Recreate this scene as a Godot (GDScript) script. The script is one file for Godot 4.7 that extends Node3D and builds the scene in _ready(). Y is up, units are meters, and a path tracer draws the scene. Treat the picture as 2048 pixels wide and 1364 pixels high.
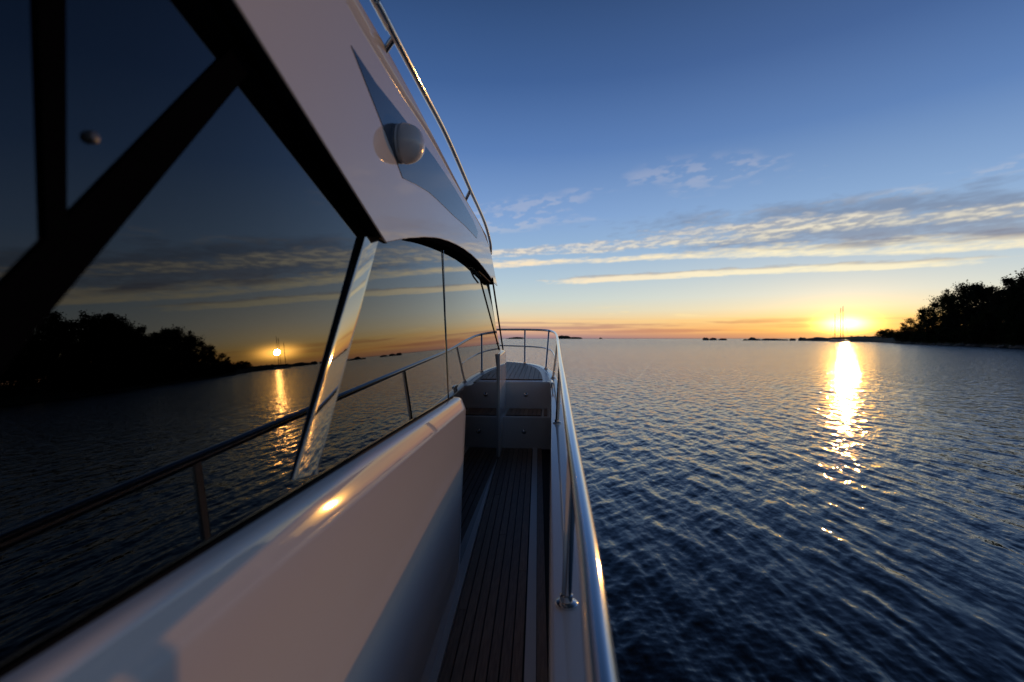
extends Node3D
# A motor yacht's starboard side deck at sunset. World: y up, water at y = 0, the yacht points along -Z.
# "y" of the yacht's numbers is measured from the camera's height, "d" is metres forward of the camera.

const HC := 2.3                               # camera above the water
const FPX := 967.0                            # focal length in pixels of the 2048 px wide photograph (about 17 mm)
const CAM_YAW := 0.0754                       # the camera looks this far (radians) to port of the bow
const HORIZON := 677.0
const YACHT_AT := Vector3(-1.35, 0, -2.0)
const SUN_AZ := 30.25                         # degrees to starboard of the bow
const SUN_EL := 1.45

var mats := {}
var rng := RandomNumberGenerator.new()
var soup := PackedVector3Array()

# ------------------------------------------------------------------ helpers
func lin(r, g, b) -> Color:                   # linear reflectance -> albedo colour
	return Color(r, g, b).linear_to_srgb()

func s2l(r, g, b) -> Vector3:                 # 0..255 picture colour -> linear radiance
	var c := Color(r / 255.0, g / 255.0, b / 255.0).srgb_to_linear()
	return Vector3(c.r, c.g, c.b)

func V(x: float, y: float, d: float) -> Vector3:
	return Vector3(x, HC + y, -d) - YACHT_AT

func ray(px: float, py: float) -> Vector3:    # (x, y, d) direction of a photograph pixel
	var xc := (px - 1024.0) / FPX
	return Vector3(xc * cos(CAM_YAW) - sin(CAM_YAW), (HORIZON - py) / FPX, xc * sin(CAM_YAW) + cos(CAM_YAW))

func on_x(px: float, py: float, xp: float) -> Vector3:
	var r := ray(px, py)
	return r * (xp / r.x)

func glass_x(y: float) -> float:
	return -0.42 - 0.051 * y if y > -0.247 else -0.4074

func on_glass(px: float, py: float, proud := 0.0) -> Vector3:
	var r := ray(px, py)
	return r * ((-0.42 + proud) / (r.x + 0.051 * r.y))

func W(v: Vector3) -> Vector3:
	return V(v.x, v.y, v.z)

func ground(px: float, dist: float) -> Vector3:   # world point on the water at a depth along the camera axis
	var r := ray(px, HORIZON)
	return Vector3(r.x * dist, 0, -r.z * dist)

func tri(a: Vector3, b: Vector3, c: Vector3):
	soup.append(a); soup.append(b); soup.append(c)

func quad(a: Vector3, b: Vector3, c: Vector3, d: Vector3):
	tri(a, b, c); tri(a, c, d)

func hexa(p: Array):                          # bottom ring 0..3, top ring 4..7
	quad(p[0], p[1], p[2], p[3]); quad(p[7], p[6], p[5], p[4])
	for i in 4:
		var j := (i + 1) % 4
		quad(p[i], p[i + 4], p[j + 4], p[j])

func slab(a: Vector3, b: Vector3):
	hexa([Vector3(a.x, a.y, a.z), Vector3(b.x, a.y, a.z), Vector3(b.x, a.y, b.z), Vector3(a.x, a.y, b.z),
		Vector3(a.x, b.y, a.z), Vector3(b.x, b.y, a.z), Vector3(b.x, b.y, b.z), Vector3(a.x, b.y, b.z)])

func loft(rows: Array, closed := false):      # rows of equal length
	for i in rows.size() - 1:
		var a: PackedVector3Array = rows[i]
		var b: PackedVector3Array = rows[i + 1]
		for j in a.size() - (0 if closed else 1):
			var k := (j + 1) % a.size()
			quad(a[j], b[j], b[k], a[k])

func fan(ring: PackedVector3Array, flip := false):
	var c := Vector3.ZERO
	for p in ring: c += p
	c /= ring.size()
	for i in ring.size():
		var n := ring[(i + 1) % ring.size()]
		if flip: tri(c, n, ring[i])
		else: tri(c, ring[i], n)

func tube(path: Array, r: float, sides := 18, cap := true, r_end := -1.0):
	var rows := []
	var t0: Vector3 = (path[1] - path[0]).normalized()
	var side := t0.cross(Vector3.UP)
	if side.length() < 0.1: side = t0.cross(Vector3.RIGHT)
	side = side.normalized()
	for i in path.size():
		var t: Vector3
		if i == 0: t = t0
		elif i == path.size() - 1: t = (path[i] - path[i - 1]).normalized()
		else: t = (path[i + 1] - path[i - 1]).normalized()
		side = (side - t * side.dot(t)).normalized()
		var up := side.cross(t)
		var rr := r if r_end < 0.0 else lerpf(r, r_end, float(i) / (path.size() - 1))
		var ring := PackedVector3Array()
		for k in sides:
			var a := TAU * k / sides
			ring.append(path[i] + (side * cos(a) + up * sin(a)) * rr)
		rows.append(ring)
	loft(rows, true)
	if cap:
		fan(rows[0], false); fan(rows[-1], true)

func smooth_path(pts: Array, steps: int) -> Array:   # Catmull-Rom
	var out := []
	for i in pts.size() - 1:
		var p0: Vector3 = pts[maxi(i - 1, 0)]
		var p1: Vector3 = pts[i]
		var p2: Vector3 = pts[i + 1]
		var p3: Vector3 = pts[mini(i + 2, pts.size() - 1)]
		for k in steps:
			var t := float(k) / steps
			out.append(p1.cubic_interpolate(p2, p0, p3, t))
	out.append(pts[-1])
	return out

func plate(pts: Array, back: Vector3, bevel := 0.0):   # polygon in the (d, y) plane, thickened along "back"; V-space points
	var flat := PackedVector2Array()
	for p in pts: flat.append(Vector2(p.z, p.y))
	var mid := Vector3.ZERO
	for p in pts: mid += p
	mid /= pts.size()
	var front := pts.duplicate()
	if bevel > 0.0:
		var n := pts.size()
		for i in n:
			var e1: Vector3 = (pts[i] - pts[(i + n - 1) % n]).normalized()
			var e2: Vector3 = (pts[(i + 1) % n] - pts[i]).normalized()
			var inn := (Vector3(0, -e1.z, e1.y) + Vector3(0, -e2.z, e2.y)).normalized()
			if Geometry2D.is_polygon_clockwise(flat): inn = -inn
			front[i] = pts[i] - inn * bevel * (1.0 if not Geometry2D.is_polygon_clockwise(flat) else 1.0)
		var test := PackedVector2Array()
		for p in front: test.append(Vector2(p.z, p.y))
		if absf(area2(test)) > absf(area2(flat)):
			for i in n: front[i] = pts[i] * 2.0 - front[i]
	var idx := Geometry2D.triangulate_polygon(flat)
	for i in range(0, idx.size(), 3):
		tri(front[idx[i]], front[idx[i + 1]], front[idx[i + 2]])
		tri(pts[idx[i]] + back, pts[idx[i + 2]] + back, pts[idx[i + 1]] + back)
	var step := back.normalized() * bevel
	for i in pts.size():
		var j := (i + 1) % pts.size()
		if bevel > 0.0: quad(front[i], front[j], pts[j] + step, pts[i] + step)
		quad(pts[i] + step, pts[j] + step, pts[j] + back, pts[i] + back)

func area2(p: PackedVector2Array) -> float:
	var a := 0.0
	for i in p.size():
		a += p[i].cross(p[(i + 1) % p.size()])
	return a

func commit(called: String, parent: Node, mat: Material, crease := 38.0) -> MeshInstance3D:
	# normals: averaged by area over faces that meet within the crease angle
	var n := soup.size()
	var normals := PackedVector3Array(); normals.resize(n)
	var face := PackedVector3Array(); face.resize(n / 3)
	var at := {}
	for f in n / 3:
		face[f] = (soup[f * 3 + 2] - soup[f * 3]).cross(soup[f * 3 + 1] - soup[f * 3])
		for k in 3:
			var key := Vector3i((soup[f * 3 + k] * 20000.0).round())
			if at.has(key): at[key].append(f)
			else: at[key] = [f]
	var limit := cos(deg_to_rad(crease))
	for f in n / 3:
		var own := face[f].normalized()
		for k in 3:
			var key := Vector3i((soup[f * 3 + k] * 20000.0).round())
			var sum := Vector3.ZERO
			for g in at[key]:
				if face[g].normalized().dot(own) >= limit: sum += face[g]
			normals[f * 3 + k] = sum.normalized() if sum.length() > 1e-12 else own
	var arrays := []
	arrays.resize(Mesh.ARRAY_MAX)
	arrays[Mesh.ARRAY_VERTEX] = soup
	arrays[Mesh.ARRAY_NORMAL] = normals
	var m := ArrayMesh.new()
	m.add_surface_from_arrays(Mesh.PRIMITIVE_TRIANGLES, arrays)
	soup = PackedVector3Array()
	return node_of(m, called, parent, mat)

func node_of(m: Mesh, called: String, parent: Node, mat: Material) -> MeshInstance3D:
	var o := MeshInstance3D.new()
	o.name = called
	o.mesh = m
	o.material_override = mat
	parent.add_child(o, true)
	return o

func tag(o: Node, label: String, category: String, group := "", kind := ""):
	if label: o.set_meta("label", label)
	if category: o.set_meta("category", category)
	if group: o.set_meta("group", group)
	if kind: o.set_meta("kind", kind)

var used := {}
func numbered(called: String) -> String:
	var n: int = used.get(called, 0)
	used[called] = n + 1
	return called if n == 0 else "%s_%03d" % [called, n]

func base_node(called: String, at: Vector3) -> Node3D:
	var o := Node3D.new()
	o.name = numbered(called)
	add_child(o)
	o.position = at
	return o

func std(color: Color, rough: float, metal := 0.0, spec := 0.5) -> StandardMaterial3D:
	var m := StandardMaterial3D.new()
	m.albedo_color = color
	m.roughness = rough
	m.metallic = metal
	m.metallic_specular = spec
	return m

func noise_tex(seed_: int, freq: float, octaves: int, lo: Color, hi: Color, size := 512) -> NoiseTexture2D:
	var n := FastNoiseLite.new()
	n.seed = seed_
	n.noise_type = FastNoiseLite.TYPE_SIMPLEX
	n.frequency = freq
	n.fractal_octaves = octaves
	var t := NoiseTexture2D.new()
	t.width = size; t.height = size
	t.seamless = true
	t.noise = n
	var g := Gradient.new()
	g.set_color(0, lo); g.set_color(1, hi)
	t.color_ramp = g
	return t

func height_tex(seed_: int, freq: float, octaves: int, size := 512, gain := 0.5) -> NoiseTexture2D:
	var t := noise_tex(seed_, freq, octaves, Color.BLACK, Color.WHITE, size)
	(t.noise as FastNoiseLite).fractal_gain = gain
	return t

# ------------------------------------------------------------------ main
func _ready():
	rng.seed = 11
	build_camera()
	build_sky()
	build_sun()
	build_materials()
	build_water()
	build_land()
	build_yacht()
	build_trees()
	build_shore_things()

func build_camera():
	var c := Camera3D.new()
	c.name = "camera"
	add_child(c)
	c.position = Vector3(0, HC, 0)
	c.rotation.y = CAM_YAW
	var a := CameraAttributesPhysical.new()
	a.frustum_focal_length = 17.0
	a.frustum_focus_distance = 3.2
	a.exposure_aperture = 2.8
	a.frustum_near = 0.05
	a.frustum_far = 20000.0
	c.attributes = a
	c.near = 0.05
	c.far = 20000.0
	c.projection = Camera3D.PROJECTION_FRUSTUM
	c.size = 2.0 * 0.05 * 682.0 / FPX
	c.frustum_offset = Vector2(0, -0.05 * (682.0 - HORIZON) / FPX)
	c.current = true

func build_sun():
	var l := DirectionalLight3D.new()
	l.name = "sun"
	add_child(l)
	var az := deg_to_rad(SUN_AZ)
	var el := deg_to_rad(SUN_EL)
	var to_sun := Vector3(sin(az) * cos(el), sin(el), -cos(az) * cos(el))
	l.look_at_from_position(to_sun * 50.0, Vector3.ZERO)
	l.light_color = lin(1.0, 0.44, 0.11)
	l.light_energy = 0.27
	l.light_angular_distance = 0.6
	l.shadow_enabled = true
	l.sky_mode = DirectionalLight3D.SKY_MODE_LIGHT_ONLY

# ---- sky: air and clouds
var sky_e := PackedFloat32Array([0.0, 0.9, 2.0, 3.2, 4.6, 7.0, 10.0, 14.0, 21.0, 28.0, 36.0, 55.0, 90.0])
var sky_far := []
var sky_near := []
var fbm := FastNoiseLite.new()
var wisp := FastNoiseLite.new()

func ramp(table: Array, e: float) -> Vector3:
	for i in sky_e.size() - 1:
		if e < sky_e[i + 1]:
			return (table[i] as Vector3).lerp(table[i + 1], (e - sky_e[i]) / (sky_e[i + 1] - sky_e[i]))
	return table[-1]

func bump(x: float, a: float, b: float, c: float, d: float) -> float:
	return smoothstep(a, b, x) * (1.0 - smoothstep(c, d, x))

func sky_color(az: float, el: float) -> Vector3:   # degrees
	var e := maxf(el, 0.0)
	var da := fposmod(az - SUN_AZ + 180.0, 360.0) - 180.0
	var near := exp(-pow(da / 25.0, 2.0))
	var col := ramp(sky_far, e).lerp(ramp(sky_near, e), near)
	# the side away from the sun is a little dimmer
	col *= lerpf(0.34, 1.0, smoothstep(130.0, 45.0, absf(da)) * (1.0 - smoothstep(30.0, 90.0, e)) + smoothstep(30.0, 90.0, e) * 0.8)
	var de := e - SUN_EL
	# streaks of haze lying along the horizon
	if e < 6.0:
		var s := fbm.get_noise_2d(az * 2.2 + 300.0, e * 95.0)
		var s2 := fbm.get_noise_2d(az * 5.0 + 900.0, e * 60.0 + 50.0)
		var band := bump(e, 0.35, 0.9, 1.7, 2.5)
		var streak := smoothstep(0.02, 0.30, s) * band
		col = col.lerp(s2l(255, 196, 110).lerp(s2l(246, 190, 150), 1.0 - near), streak * (0.30 + 0.4 * near))
		col = col.lerp(s2l(150, 122, 132).lerp(s2l(196, 120, 84), near), smoothstep(0.0, -0.25, s) * band * 0.55)
		col = col.lerp(s2l(250, 225, 170), smoothstep(0.30, 0.55, s2) * bump(e, 2.2, 2.6, 3.2, 3.9) * 0.7)
	# glow round the sun
	var g := sqrt(pow(da * 0.62, 2.0) + de * de)
	col += Vector3(1.0, 0.56, 0.10) * 0.85 * exp(-g / 1.7)
	col += Vector3(0.9, 0.42, 0.06) * 0.34 * exp(-sqrt(pow(da * 0.36, 2.0) + de * de * 1.6) / 3.0)
	# the sun itself, spread by thin cloud
	var core := exp(-pow(da / 1.7, 2.0) - pow(de / 0.62, 2.0))
	col += Vector3(15.0, 7.0, 1.1) * core
	# cloud sheet, seen as a plane overhead: w runs across the streets, t along them
	if e > 4.0 and e < 32.0:
		var r := 1.0 / tan(deg_to_rad(e))
		var x := r * sin(deg_to_rad(az))
		var z := r * cos(deg_to_rad(az))
		var w := 0.322 * x + 0.947 * z
		var t := 0.947 * x - 0.322 * z
		var n := fbm.get_noise_2d(t * 42.0, w * 70.0) * 0.5 + 0.5
		var n2 := wisp.get_noise_2d(t * 170.0 + w * 60.0, w * 150.0) * 0.5 + 0.5
		var n3 := fbm.get_noise_2d(t * 14.0 + 77.0, w * 18.0) * 0.5 + 0.5
		var n4 := wisp.get_noise_2d(t * 60.0 + 400.0, w * 60.0) * 0.5 + 0.5
		var f := n * 0.40 + n2 * 0.35 + n4 * 0.25
		var wv := w + (n3 - 0.5) * 0.5 + (n4 - 0.5) * 0.30
		var right := smoothstep(-1.2, 2.4, t)
		var lit := s2l(250, 228, 196).lerp(s2l(255, 243, 206), near)
		lit = lit.lerp(s2l(214, 206, 208), smoothstep(9.0, 16.0, e))
		var grey := s2l(112, 124, 148).lerp(s2l(152, 148, 156), near * smoothstep(13.0, 6.0, e))
		# grey veil above and between the streets
		var v := bump(wv, 3.5, 4.5, 6.0, 6.6) * smoothstep(-2.2, 0.6, t)
		col = col.lerp(grey, clampf((f + v * (0.50 + 0.12 * right) - 0.76) * 1.8, 0.0, 0.62))
		# a few small separate wisps higher up
		var p := bump(w, 2.7, 3.1, 3.9, 4.5)
		var gate := smoothstep(0.54, 0.72, fbm.get_noise_2d(t * 30.0 + 131.0, w * 40.0) * 0.5 + 0.5)
		col = col.lerp(lit, clampf((n2 * 0.6 + n4 * 0.4 - 0.46) * 2.6, 0.0, 0.22) * p * gate)
		# two flecked upper streets
		var e1 := bump(wv, 4.35, 4.8, 5.0, 5.45) * smoothstep(-1.3, 0.1, t)
		var e2 := bump(wv, 4.75, 5.1, 5.35, 5.7) * (1.0 - smoothstep(0.2, 1.4, t))
		var d1 := clampf((f + (n3 - 0.5) * 0.12 + maxf(e1, e2) * 0.44 - 0.73) * 2.4, 0.0, 0.85)
		col = col.lerp(lit.lerp(grey, 0.5 * (1.0 - smoothstep(0.40, 0.60, n2))), d1)
		# the long street, broadening to starboard, with a bright lower hem
		var hi := lerpf(6.35, 7.3, right)
		var e3 := bump(wv, lerpf(5.45, 5.0, right), 6.0, hi - 0.25, hi + 0.15)
		var d3 := clampf((f + (n3 - 0.5) * 0.25 + e3 * 0.62 - 0.84) * 2.6, 0.0, 0.95)
		col = col.lerp(lit.lerp(grey, (1.0 - smoothstep(lerpf(5.6, 5.9, right), hi - 0.5, wv)) * smoothstep(0.34, 0.58, n)), d3)
		# the narrow bright street below it
		var e4 := bump(wv, 7.25, 7.95, 8.42, 8.72) * bump(t, -3.6, -1.9, 2.2, 4.2)
		var d4 := clampf((f * 0.9 + e4 * 0.72 - 0.78) * 2.8, 0.0, 0.95)
		col = col.lerp(lit.lerp(grey, (1.0 - smoothstep(7.6, 8.05, wv)) * 0.8), d4)
	return col

func build_sky():
	sky_far = [s2l(136, 122, 142), s2l(206, 166, 146), s2l(238, 204, 158), s2l(214, 210, 190), s2l(196, 210, 208), s2l(174, 198, 214), s2l(150, 182, 214), s2l(128, 162, 210),
		s2l(90, 126, 182), s2l(64, 97, 150), s2l(47, 74, 118), s2l(23, 32, 46), s2l(16, 22, 31)]
	sky_near = [s2l(196, 134, 104), s2l(246, 172, 92), s2l(253, 212, 136), s2l(240, 226, 188), s2l(222, 224, 210), s2l(194, 208, 214), s2l(160, 186, 214), s2l(138, 170, 210),
		s2l(97, 131, 183), s2l(71, 101, 152), s2l(53, 78, 121), s2l(23, 32, 46), s2l(16, 22, 31)]
	fbm.seed = 5; fbm.noise_type = FastNoiseLite.TYPE_SIMPLEX_SMOOTH; fbm.frequency = 0.02; fbm.fractal_octaves = 5; fbm.fractal_gain = 0.5
	wisp.seed = 9; wisp.noise_type = FastNoiseLite.TYPE_SIMPLEX_SMOOTH; wisp.frequency = 0.03; wisp.fractal_octaves = 4; wisp.fractal_gain = 0.55
	var full := sky_image(1024, 512, 0, 1024, 0, 512)
	full.resize(4096, 2048, Image.INTERPOLATE_CUBIC)
	var x0 := int((-75.0 / 360.0 + 0.5) * 4096)
	var x1 := int((80.0 / 360.0 + 0.5) * 4096)
	var y0 := int((90.0 - 24.0) / 180.0 * 2048)
	var part := sky_image(4096, 2048, x0, x1, y0, 1024)
	full.blit_rect(part, Rect2i(0, 0, x1 - x0, 1024 - y0), Vector2i(x0, y0))
	# the engine's panorama starts (u = 0) at -Z
	var turned := Image.create_empty(4096, 2048, false, Image.FORMAT_RGBF)
	turned.blit_rect(full, Rect2i(2048, 0, 2048, 2048), Vector2i(0, 0))
	turned.blit_rect(full, Rect2i(0, 0, 2048, 2048), Vector2i(2048, 0))
	var m := PanoramaSkyMaterial.new()
	m.panorama = ImageTexture.create_from_image(turned)
	var sky := Sky.new()
	sky.sky_material = m
	var e := Environment.new()
	e.background_mode = Environment.BG_SKY
	e.sky = sky
	e.tonemap_mode = Environment.TONE_MAPPER_LINEAR
	e.tonemap_exposure = 1.0
	e.sdfgi_enabled = true
	e.ssao_enabled = true
	e.ssil_enabled = true
	var w := WorldEnvironment.new()
	w.name = "environment"
	w.environment = e
	add_child(w)

func sky_image(w: int, h: int, x0: int, x1: int, y0: int, y1: int) -> Image:
	var data := PackedFloat32Array()
	data.resize((x1 - x0) * (y1 - y0) * 3)
	var i := 0
	for y in range(y0, y1):
		var el := 90.0 - (y + 0.5) / h * 180.0
		if el < -2.0:
			for x in range(x0, x1):
				data[i] = 0.02; data[i + 1] = 0.03; data[i + 2] = 0.05
				i += 3
			continue
		for x in range(x0, x1):
			var c := sky_color(((x + 0.5) / w - 0.5) * 360.0, el)
			data[i] = c.x; data[i + 1] = c.y; data[i + 2] = c.z
			i += 3
	return Image.create_from_data(x1 - x0, y1 - y0, false, Image.FORMAT_RGBF, data.to_byte_array())

func build_materials():
	mats.gelcoat = std(lin(0.72, 0.69, 0.65), 0.035)
	mats.deck_white = std(lin(0.72, 0.69, 0.65), 0.3)
	mats.steel = std(lin(0.66, 0.65, 0.63), 0.09, 1.0)
	mats.mirror_steel = std(lin(0.33, 0.32, 0.30), 0.04, 1.0)
	mats.rubber = std(lin(0.006, 0.006, 0.007), 0.6, 0.0, 0.12)
	mats.ceramic = std(lin(0.003, 0.003, 0.0035), 0.8, 0.0, 0.0)
	mats.slate = std(lin(0.036, 0.058, 0.09), 0.12)
	mats.caulk = std(lin(0.012, 0.011, 0.010), 0.7)
	mats.lamp_white = std(lin(0.70, 0.70, 0.70), 0.18)
	mats.dark_cloth = std(lin(0.018, 0.018, 0.02), 0.85)
	mats.dark_wood = std(lin(0.035, 0.022, 0.014), 0.4)
	mats.hull = std(lin(0.72, 0.70, 0.67), 0.1)
	mats.antifoul = std(lin(0.02, 0.025, 0.05), 0.6)
	var g := std(Color(0.0, 0.0, 0.0, 0.9), 0.0, 0.0, 0.56)
	g.transparency = BaseMaterial3D.TRANSPARENCY_ALPHA
	mats.glass = g
	mats.teak = []
	for k in 3:
		var t := std(Color.WHITE, 0.48, 0.0, 0.5)
		var a: Color = [lin(0.20, 0.122, 0.07), lin(0.235, 0.15, 0.092), lin(0.17, 0.102, 0.058)][k]
		var b: Color = [lin(0.37, 0.24, 0.15), lin(0.40, 0.27, 0.175), lin(0.31, 0.20, 0.125)][k]
		t.albedo_texture = noise_tex(40 + k, 0.02, 5, a, b, 512)
		t.heightmap_enabled = true
		t.heightmap_texture = height_tex(50 + k, 0.03, 4, 512)
		t.heightmap_scale = 0.05
		t.uv1_triplanar = true
		t.uv1_scale = Vector3(9.0, 9.0, 0.7)
		t.uv1_offset = Vector3(0.37 * k, 0, 0.23 * k)
		mats.teak.append(t)
	var w := std(lin(0.002, 0.0035, 0.005), 0.03, 0.0, 0.36)
	w.normal_enabled = true
	var wn := height_tex(71, 0.010, 5, 1024, 0.46)
	wn.color_ramp = null
	wn.as_normal_map = true
	wn.bump_strength = 5.0
	w.normal_texture = wn
	w.normal_scale = 1.0
	mats.water = []
	for k in 18:          # farther out the mesh no longer holds the short waves, so relief and roughness carry more of them
		var z: StandardMaterial3D = w.duplicate()
		z.normal_scale = lerpf(0.28, 2.2, pow(k / 17.0, 0.9))
		z.roughness = lerpf(0.03, 0.16, pow(k / 17.0, 1.2))
		mats.water.append(z)
	mats.ground = std(Color.WHITE, 0.95)
	mats.ground.albedo_texture = noise_tex(81, 0.01, 5, lin(0.025, 0.03, 0.014), lin(0.075, 0.07, 0.04), 512)
	mats.ground.uv1_triplanar = true
	mats.ground.uv1_world_triplanar = true
	mats.ground.uv1_scale = Vector3(0.06, 0.06, 0.06)
	mats.rock = std(Color.WHITE, 0.9)
	mats.rock.albedo_texture = noise_tex(82, 0.012, 5, lin(0.07, 0.06, 0.055), lin(0.22, 0.19, 0.17), 512)
	mats.rock.uv1_triplanar = true
	mats.rock.uv1_scale = Vector3(0.5, 0.5, 0.5)
	mats.bark = std(lin(0.06, 0.045, 0.032), 0.9)
	mats.leaf = []
	for c in [[0.045, 0.065, 0.022], [0.034, 0.052, 0.02], [0.055, 0.068, 0.026]]:
		var m := std(lin(c[0], c[1], c[2]), 0.7)
		m.backlight_enabled = true
		m.backlight = lin(0.25, 0.25, 0.25)
		mats.leaf.append(m)

# ---- water
func build_water():
	var nw := 52
	var kx := PackedFloat32Array(); var kz := PackedFloat32Array(); var amp := PackedFloat32Array(); var ph := PackedFloat32Array(); var wl := PackedFloat32Array()
	for i in nw:
		var l := 0.085 * pow(2.6 / 0.085, pow(float(i) / (nw - 1), 1.25))
		# the ripples run across the boat, their crests along it
		var dir := deg_to_rad(8.0 + rng.randfn(0.0, 25.0 if l > 0.3 else 36.0))
		var k := TAU / l
		kx.append(k * cos(dir)); kz.append(k * sin(dir)); wl.append(l)
		amp.append((0.0215 if l < 0.45 else (0.0125 if l < 1.2 else 0.0065)) / k); ph.append(rng.randf() * TAU)
	var az := PackedFloat32Array()
	var a := -180.0
	while a < 180.0:
		az.append(deg_to_rad(a))
		a += 0.14 if a >= -12.0 and a < 58.0 else 2.0
	az.append(PI)
	var rad := PackedFloat32Array()
	var r := 0.4
	while r < 9000.0:
		rad.append(r)
		r *= 1.0046 if r > 2.0 and r < 28.0 else (1.0075 if r < 70.0 and r > 2.0 else (1.014 if r < 160.0 and r > 2.0 else 1.12))
	var na := az.size()
	var nr := rad.size()
	var verts := PackedVector3Array(); verts.resize(na * nr)
	var norms := PackedVector3Array(); norms.resize(na * nr)
	var uvs := PackedVector2Array(); uvs.resize(na * nr)
	var ct := cos(deg_to_rad(14.0))
	var sn := sin(deg_to_rad(14.0))
	var sins := PackedFloat32Array(); var coss := PackedFloat32Array(); var edge := PackedFloat32Array()
	for j in na:
		sins.append(sin(az[j])); coss.append(cos(az[j]))
		edge.append(bump(rad_to_deg(az[j]), -12.0, -9.0, 54.0, 58.0))
	var i := 0
	for ri in nr:
		var R := rad[ri]
		var cell := maxf((rad[mini(ri + 1, nr - 1)] - R), R * deg_to_rad(0.14))
		var act := PackedInt32Array(); var fade := PackedFloat32Array()
		for q in nw:
			var f := smoothstep(2.5, 6.0, wl[q] / cell)
			if f > 0.0: act.append(q); fade.append(f)
		var far_fade := smoothstep(0.5, 1.5, R)
		for j in na:
			var x := R * sins[j]
			var z := -R * coss[j]
			var y := 0.0; var dx := 0.0; var dz := 0.0
			var ed := edge[j] * far_fade * (1.0 + 0.75 * fbm.get_noise_2d(x * 3.0, z * 1.6))
			if ed > 0.0:
				for n in act.size():
					var q := act[n]
					var th := kx[q] * x + kz[q] * z + ph[q]
					var s := sin(th)
					var am := amp[q] * fade[n] * ed
					# slightly peaked crests
					y += am * (s + 0.4 * s * s)
					var c := am * cos(th) * (1.0 + 0.8 * s)
					dx += c * kx[q]; dz += c * kz[q]
			verts[i] = Vector3(x, y, z)
			norms[i] = Vector3(-dx, 1.0, -dz).normalized()
			uvs[i] = Vector2((x * ct + z * sn) / 4.2, (-x * sn + z * ct) / 10.5)
			i += 1
	var m := ArrayMesh.new()
	for k in 18:
		var r0 := 0 if k == 0 else rad.bsearch(6.0 * pow(1.24, k - 1))
		var r1 := nr - 1 if k == 17 else rad.bsearch(6.0 * pow(1.24, k))
		var idx := PackedInt32Array(); idx.resize((na - 1) * (r1 - r0) * 6)
		i = 0
		for ri in range(0, r1 - r0):
			for j in na - 1:
				var p := ri * na + j
				idx[i] = p; idx[i + 1] = p + na; idx[i + 2] = p + na + 1
				idx[i + 3] = p; idx[i + 4] = p + na + 1; idx[i + 5] = p + 1
				i += 6
		var arrays := []
		arrays.resize(Mesh.ARRAY_MAX)
		arrays[Mesh.ARRAY_VERTEX] = verts.slice(r0 * na, (r1 + 1) * na)
		arrays[Mesh.ARRAY_NORMAL] = norms.slice(r0 * na, (r1 + 1) * na)
		arrays[Mesh.ARRAY_TEX_UV] = uvs.slice(r0 * na, (r1 + 1) * na)
		arrays[Mesh.ARRAY_INDEX] = idx
		m.add_surface_from_arrays(Mesh.PRIMITIVE_TRIANGLES, arrays)
		m.surface_set_material(k, mats.water[k])
	var o := node_of(m, "water", self, null)
	tag(o, "rippled dark blue sea water reaching to the horizon", "water", "", "structure")

# ---- land on the starboard side
# [photograph column, metres along the camera axis to the waterline, width inland, height of the ground]
var shore := [[1600, 452, 16, 1.2], [1640, 420, 30, 3.0], [1690, 372, 40, 3.6], [1740, 312, 50, 4.2], [1790, 232, 60, 4.5], [1840, 188, 60, 4.5], [1900, 160, 60, 4.5], [1970, 136, 60, 4.5], [2048, 116, 60, 4.5], [2200, 92, 60, 4.5], [2500, 70, 60, 5.0], [3200, 52, 70, 5.0]]

func shore_at(px: float) -> Array:            # [waterline point, inland direction, width, height]
	for i in shore.size() - 1:
		if px <= shore[i + 1][0] or i == shore.size() - 2:
			var t: float = clampf((px - shore[i][0]) / float(shore[i + 1][0] - shore[i][0]), 0.0, 1.0)
			var p := ground(px, 1.0 / lerpf(1.0 / shore[i][1], 1.0 / shore[i + 1][1], t))
			var inland := Vector3(p.x, 0, p.z).normalized()
			inland = (inland + Vector3(0.45, 0, 0)).normalized()
			return [p, inland, lerpf(shore[i][2], shore[i + 1][2], t), lerpf(shore[i][3], shore[i + 1][3], t)]
	return []

func land_height(s: float, h: float, p: Vector3) -> float:   # s: share of the width inland
	return h * (smoothstep(-0.02, 0.25, s) * 0.5 + smoothstep(0.1, 1.0, s) * 0.5) + 0.6 * fbm.get_noise_2d(p.x * 3.0, p.z * 3.0) * smoothstep(0.0, 0.2, s) * minf(h, 2.0)

func build_land():
	var rows := []
	var n := 170
	for i in n + 1:
		var px := lerpf(1600, 3200, pow(float(i) / n, 1.6))
		var a := shore_at(px)
		var row := PackedVector3Array()
		for k in 17:
			var s := -0.06 + 1.06 * pow(k / 16.0, 1.5)
			var p: Vector3 = a[0] + a[1] * (s * a[2] + 1.6 * fbm.get_noise_2d(px * 1.7, 5.0))
			p.y = land_height(s, a[3], p) if s > 0.0 else s * 8.0
			row.append(p)
		rows.append(row)
	loft(rows)
	var o := commit("shore", self, mats.ground, 70.0)
	tag(o, "dark wooded shore sloping down to the sea", "shore", "", "structure")

# ---- yacht
func deck_y(d: float) -> float: return -1.1915 + 0.06 * d
func cap_y(d: float) -> float: return -0.685 + 0.06 * d
func fore_y(d: float) -> float: return -0.686 + 0.06 * d

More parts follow.
